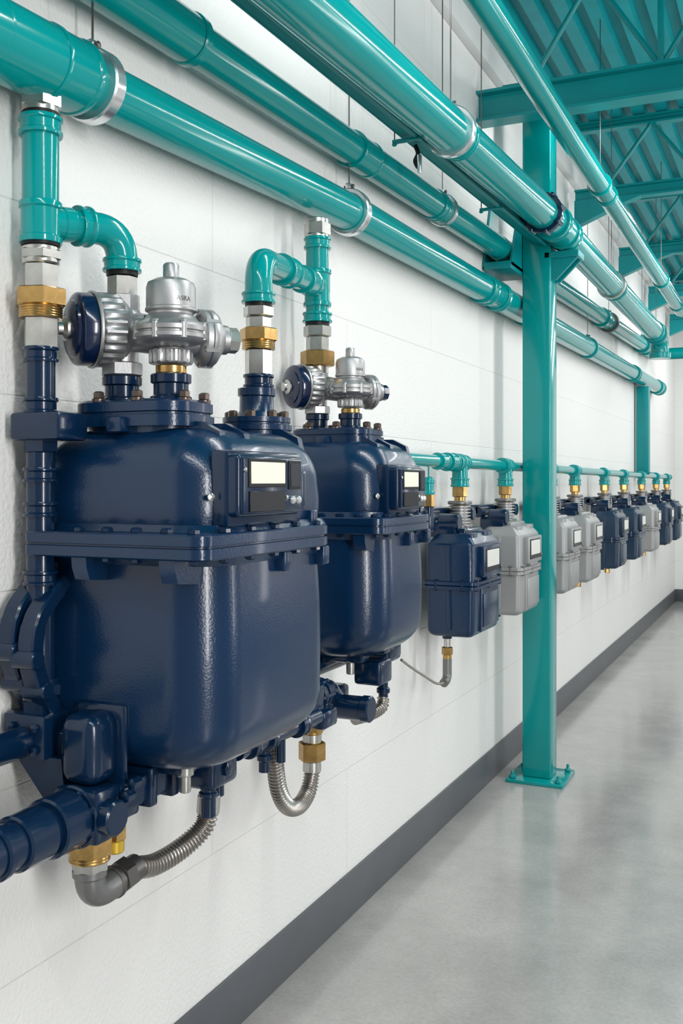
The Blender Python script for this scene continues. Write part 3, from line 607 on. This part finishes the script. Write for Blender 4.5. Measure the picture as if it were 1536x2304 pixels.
for i,yd in enumerate(drops):
    z=mz(yd)
    if i==0:
        part('drop_tee',[cyl((.12,yd,z-.02),(.12,yd,1.60),.004,10),collar((.12,yd,1.58),(0,0,1),.024,.06,24,.003),lathe([(.022,0),(.018,.012),(.001,.018)],(.12,yd,1.608),(0,0,1),24)],TEAL,mf)
        part('brass_fitting',[hexn((.12,yd,1.50),(.12,yd,1.555),.024)],BRASS,mf); part('valve_body',[cyl((.12,yd,1.40),(.12,yd,1.50),.02,20),bb(.05,.14,yd-.05,yd+.04,1.40,1.47,.01)],NAVYS,mf)
        continue
    part('drop_tee',[ball((.12,yd,z),.040),cyl((.12,yd,z),(.12,yd,1.59),.035,28),collar((.12,yd,1.60),(0,0,1),.042,.04,32,.003),collar((.12,yd-.05,z),(0,1,0),.040,.05,28,.003),collar((.12,yd+.05,z),(0,1,0),.036,.04,28,.003)],TEAL,mf)
    part('brass_fitting',[hexn((.12,yd,1.535),(.12,yd,1.583),.033),cyl((.12,yd,1.50),(.12,yd,1.54),.025)],BRASS,mf)
def small_meter(yc,m,col,i):
    lab={'n':'compact navy blue diaphragm gas meter with pale display','g':'compact light grey diaphragm gas meter with pale display'}[col]
    g=thing('gas_meter',(.165,yc,.965),lab,'gas meter','small wall gas meters')
    X0,X1=.06,.275; cx=(X0+X1)/2; a=(X1-X0)/2; b=.20
    part('lower_casing',bodysecs(cx,yc,a,b,.028,.957,1.165,.03,0,.006,.003,.0),m,g,ang=50)
    part('upper_casing',loft([rr(cx,yc,a-.004,b-.004,.026,1.18),rr(cx,yc,a-.004,b-.004,.026,1.338),rr(cx,yc,a-.008,b-.008,.026,1.348),rr(cx,yc,a-.030,b-.034,.026,1.378),rr(cx,yc,a-.036,b-.04,.024,1.384),rr(cx,yc,a-.05,b-.055,.02,1.386)]),m,g,ang=30)
    part('casing_flange',loft([rr(cx,yc,a+.002,b+.002,.030,1.155),rr(cx,yc,a+.009,b+.009,.030,1.157),rr(cx,yc,a+.009,b+.009,.030,1.17),rr(cx,yc,a+.003,b+.003,.030,1.1725),rr(cx,yc,a+.009,b+.009,.030,1.175),rr(cx,yc,a+.009,b+.009,.030,1.188),rr(cx,yc,a+.002,b+.002,.030,1.191)]),m,g)
    parts('casing_band',[bb(X0+.02,X1+.003,yc-.106,yc-.086,.975,1.16,.003),bb(cx-.01,cx+.01,yc-b-.002,yc-b+.02,1.19,1.34,.003),bb(cx-.01,cx+.01,yc-b-.002,yc-b+.02,.99,1.157,.003)],m,g)
    part('relief_panel',bb(X1-.01,X1+.004,yc-.07,yc+.16,.99,1.13,.004),m,g)
    for (qx,qy) in ((X1+.002,yc-.17),(X1+.002,yc),(X1+.002,yc+.17),(X0+.05,yc-b-.002),(X1-.05,yc-b-.002)):
        part('flange_bolt',[hexn((qx,qy,1.150),(qx,qy,1.197),.009)],DSTEEL if col=='g' else NAVYS,g)
    sg=NAVYS if col=='n' else m
    part('top_cover',[loft([rr(cx-.01,yc,.062,.12,.02,1.37),rr(cx-.01,yc,.062,.12,.02,1.398),rr(cx-.01,yc,.056,.114,.02,1.405)])],sg,g)
    parts('lid_hump',[bb(cx+.0,cx+.085,yc-.16,yc-.07,1.345,1.388,.008),bb(cx+.0,cx+.085,yc+.03,yc+.15,1.345,1.39,.008)],m,g)
    H=part('display_housing',[bb(X1-.02,X1+.022,yc-.13,yc+.14,1.205,1.335,.006,2),bb(X1-.02,X1+.016,yc-.06,yc+.09,1.19,1.21,.005)],m,g)
    part('bezel',bb(X1+.016,X1+.0245,yc-.105,yc+.10,1.225,1.322,.002,1),DPANEL,H)
    part('screen',bb(X1+.016,X1+.027,yc-.09,yc+.085,1.245,1.315,.002,1),SCREENW,H,'pale screen')
    part('button',lathe([(.010,0),(.010,.006),(.001,.009)],(X1+.020,yc+.12,1.235),(1,0,0),16),DSTEEL,H)
    yn=yc+.095
    pr=[]
    for k in range(7): pr+=[(.036,k*.014),(.048,k*.014+.003),(.048,k*.014+.008),(.036,k*.014+.011)]
    part('ribbed_neck',lathe(pr,(.12,yn,1.405),(0,0,1),28),ALU,g,'ribbed metal neck')
    parts('neck_collar',[collar((.12,yn,1.51),(0,0,1),.054,.016),collar((.12,yn,1.405),(0,0,1),.058,.02)],ELBG,g)
    part('inlet_lug',[cyl((.10,yc-.12,1.43),(.19,yc-.12,1.43),.038,26,.004),bb(.06,.18,yc-.155,yc-.085,1.37,1.43,.008),cyl((.06,yc-.20,1.455),(.06,yc-.05,1.455),.026,22,.003)],NAVYS,g)
    part('mounting_arm',[bb(.02,.07,yc-.2,yc+.22,1.44,1.49,.008)],NAVYS,g)
    part('arm_knob',[cyl((.06,yc+.18,1.46),(.16,yc+.18,1.46),.03,20,.004)],NAVYS,g)
    yq=yc-.14
    part('drain_plug',[cyl((.14,yq,.97),(.14,yq,.945),.02,18)],NAVYS,g)
    if i==0:
        stack(g,.14,yq,[('p',.014,.95,.905,STEEL,'nipple'),('h',.023,.91,.875,BRASS,'brass_nut'),('p',.018,.88,.855,BRASS,'brass_collar')])
        part('outlet_elbow',[sweep(fillet([(.14,yq,.86),(.14,yq,.775),(.14,yq-.045,.765)],.03),.019,18)],ELBG,g)
    if i in (3,4,6,8):
        yq=yc+.1; stack(g,.14,yq,[('p',.012,.96,.93,STEEL,'nipple'),('h',.020,.935,.90,BRASS,'brass_nut')])
    if i in (0,3,5,7):
        part('side_cock',[sweep(fillet([(.2,yc+.12,.97),(.2,yc+.12,.945),(.2,yc+.225,.955)],.02),.012,14),hexn((.2,yc+.19,.953),(.2,yc+.225,.956),.018),hexn((.2,yc+.215,.955),(.2,yc+.215,1.02),.014)],BRASS,g)
    return g
for i,(c,m,k) in enumerate(centers): small_meter(c,m,k,i)
cb=thing('braided_cable',(.14,3.7,.8),'thin braided steel cable from the elbow to the second meter','cable')
part('cable_body',hosegeo([(.14,3.96,.765),(.145,3.85,.785),(.15,3.7,.84),(.15,3.55,.90),(.16,3.42,.95)],.005,.006),HOSE,cb)
# ---------------------------------------------------------------- lights
w=bpy.data.worlds.new('world'); sc.world=w; w.use_nodes=True
bg=w.node_tree.nodes['Background']; bg.inputs[0].default_value=(.98,.99,1,1); bg.inputs[1].default_value=.34
def area(loc,tgt,sx,sy,e,col=(1,1,1),name='ceiling_or_fill_lamp'):
    l=bpy.data.lights.new('lamp','AREA'); l.shape='RECTANGLE'; l.size=sx; l.size_y=sy; l.energy=e; l.color=col
    o=bpy.data.objects.new(name,l); o.location=loc; d=V(tgt)-V(loc); o.rotation_euler=d.to_track_quat('-Z','Y').to_euler(); COL.objects.link(o); return o
for y in (0.2,2.7,5.2,7.7,10.2,12.4):
    area((1.75,y,3.35),(.9,y,0),.09,2.45,41,(1,.985,.965))
    area((2.6,y,2.9),(2.3,y,4.2),.5,2.2,19)  # upward fill added to brighten the roof deck, not a known fixture
area((4.3,-.5,1.8),(0.4,1.8,1.4),.40,2.5,122,(1,.99,.975),'window_or_fill_light')
area((4.6,4.5,1.9),(0.2,6,1.4),.5,2.4,56,(1,.99,.975),'window_or_fill_light')  # extra side fill added to highlight the small meters
area((4.6,9.0,1.9),(0.2,10,1.4),.5,2.4,58,(1,.99,.975),'window_or_fill_light')  # another added side fill, for the far end of the meter row
# ---------------------------------------------------------------- camera
cam=bpy.data.cameras.new('camera'); cco=bpy.data.objects.new('camera',cam); COL.objects.link(cco)
cam.sensor_fit='VERTICAL'; cam.sensor_height=36; cam.sensor_width=24; cam.lens=35.16; cam.shift_y=-.029
cco.location=(1.48,0,1.6); cco.rotation_euler=(math.pi/2,0,math.radians(24.53)); cam.clip_start=.05
sc.camera=cco
# floor stays at zero; everything hung on the wall or roof sits a touch lower
for o in list(sc.objects):
    if o.parent is None and not (o.get('kind')=='structure' and o.name!='ceiling') and o is not co: o.location.z-=SHIFT
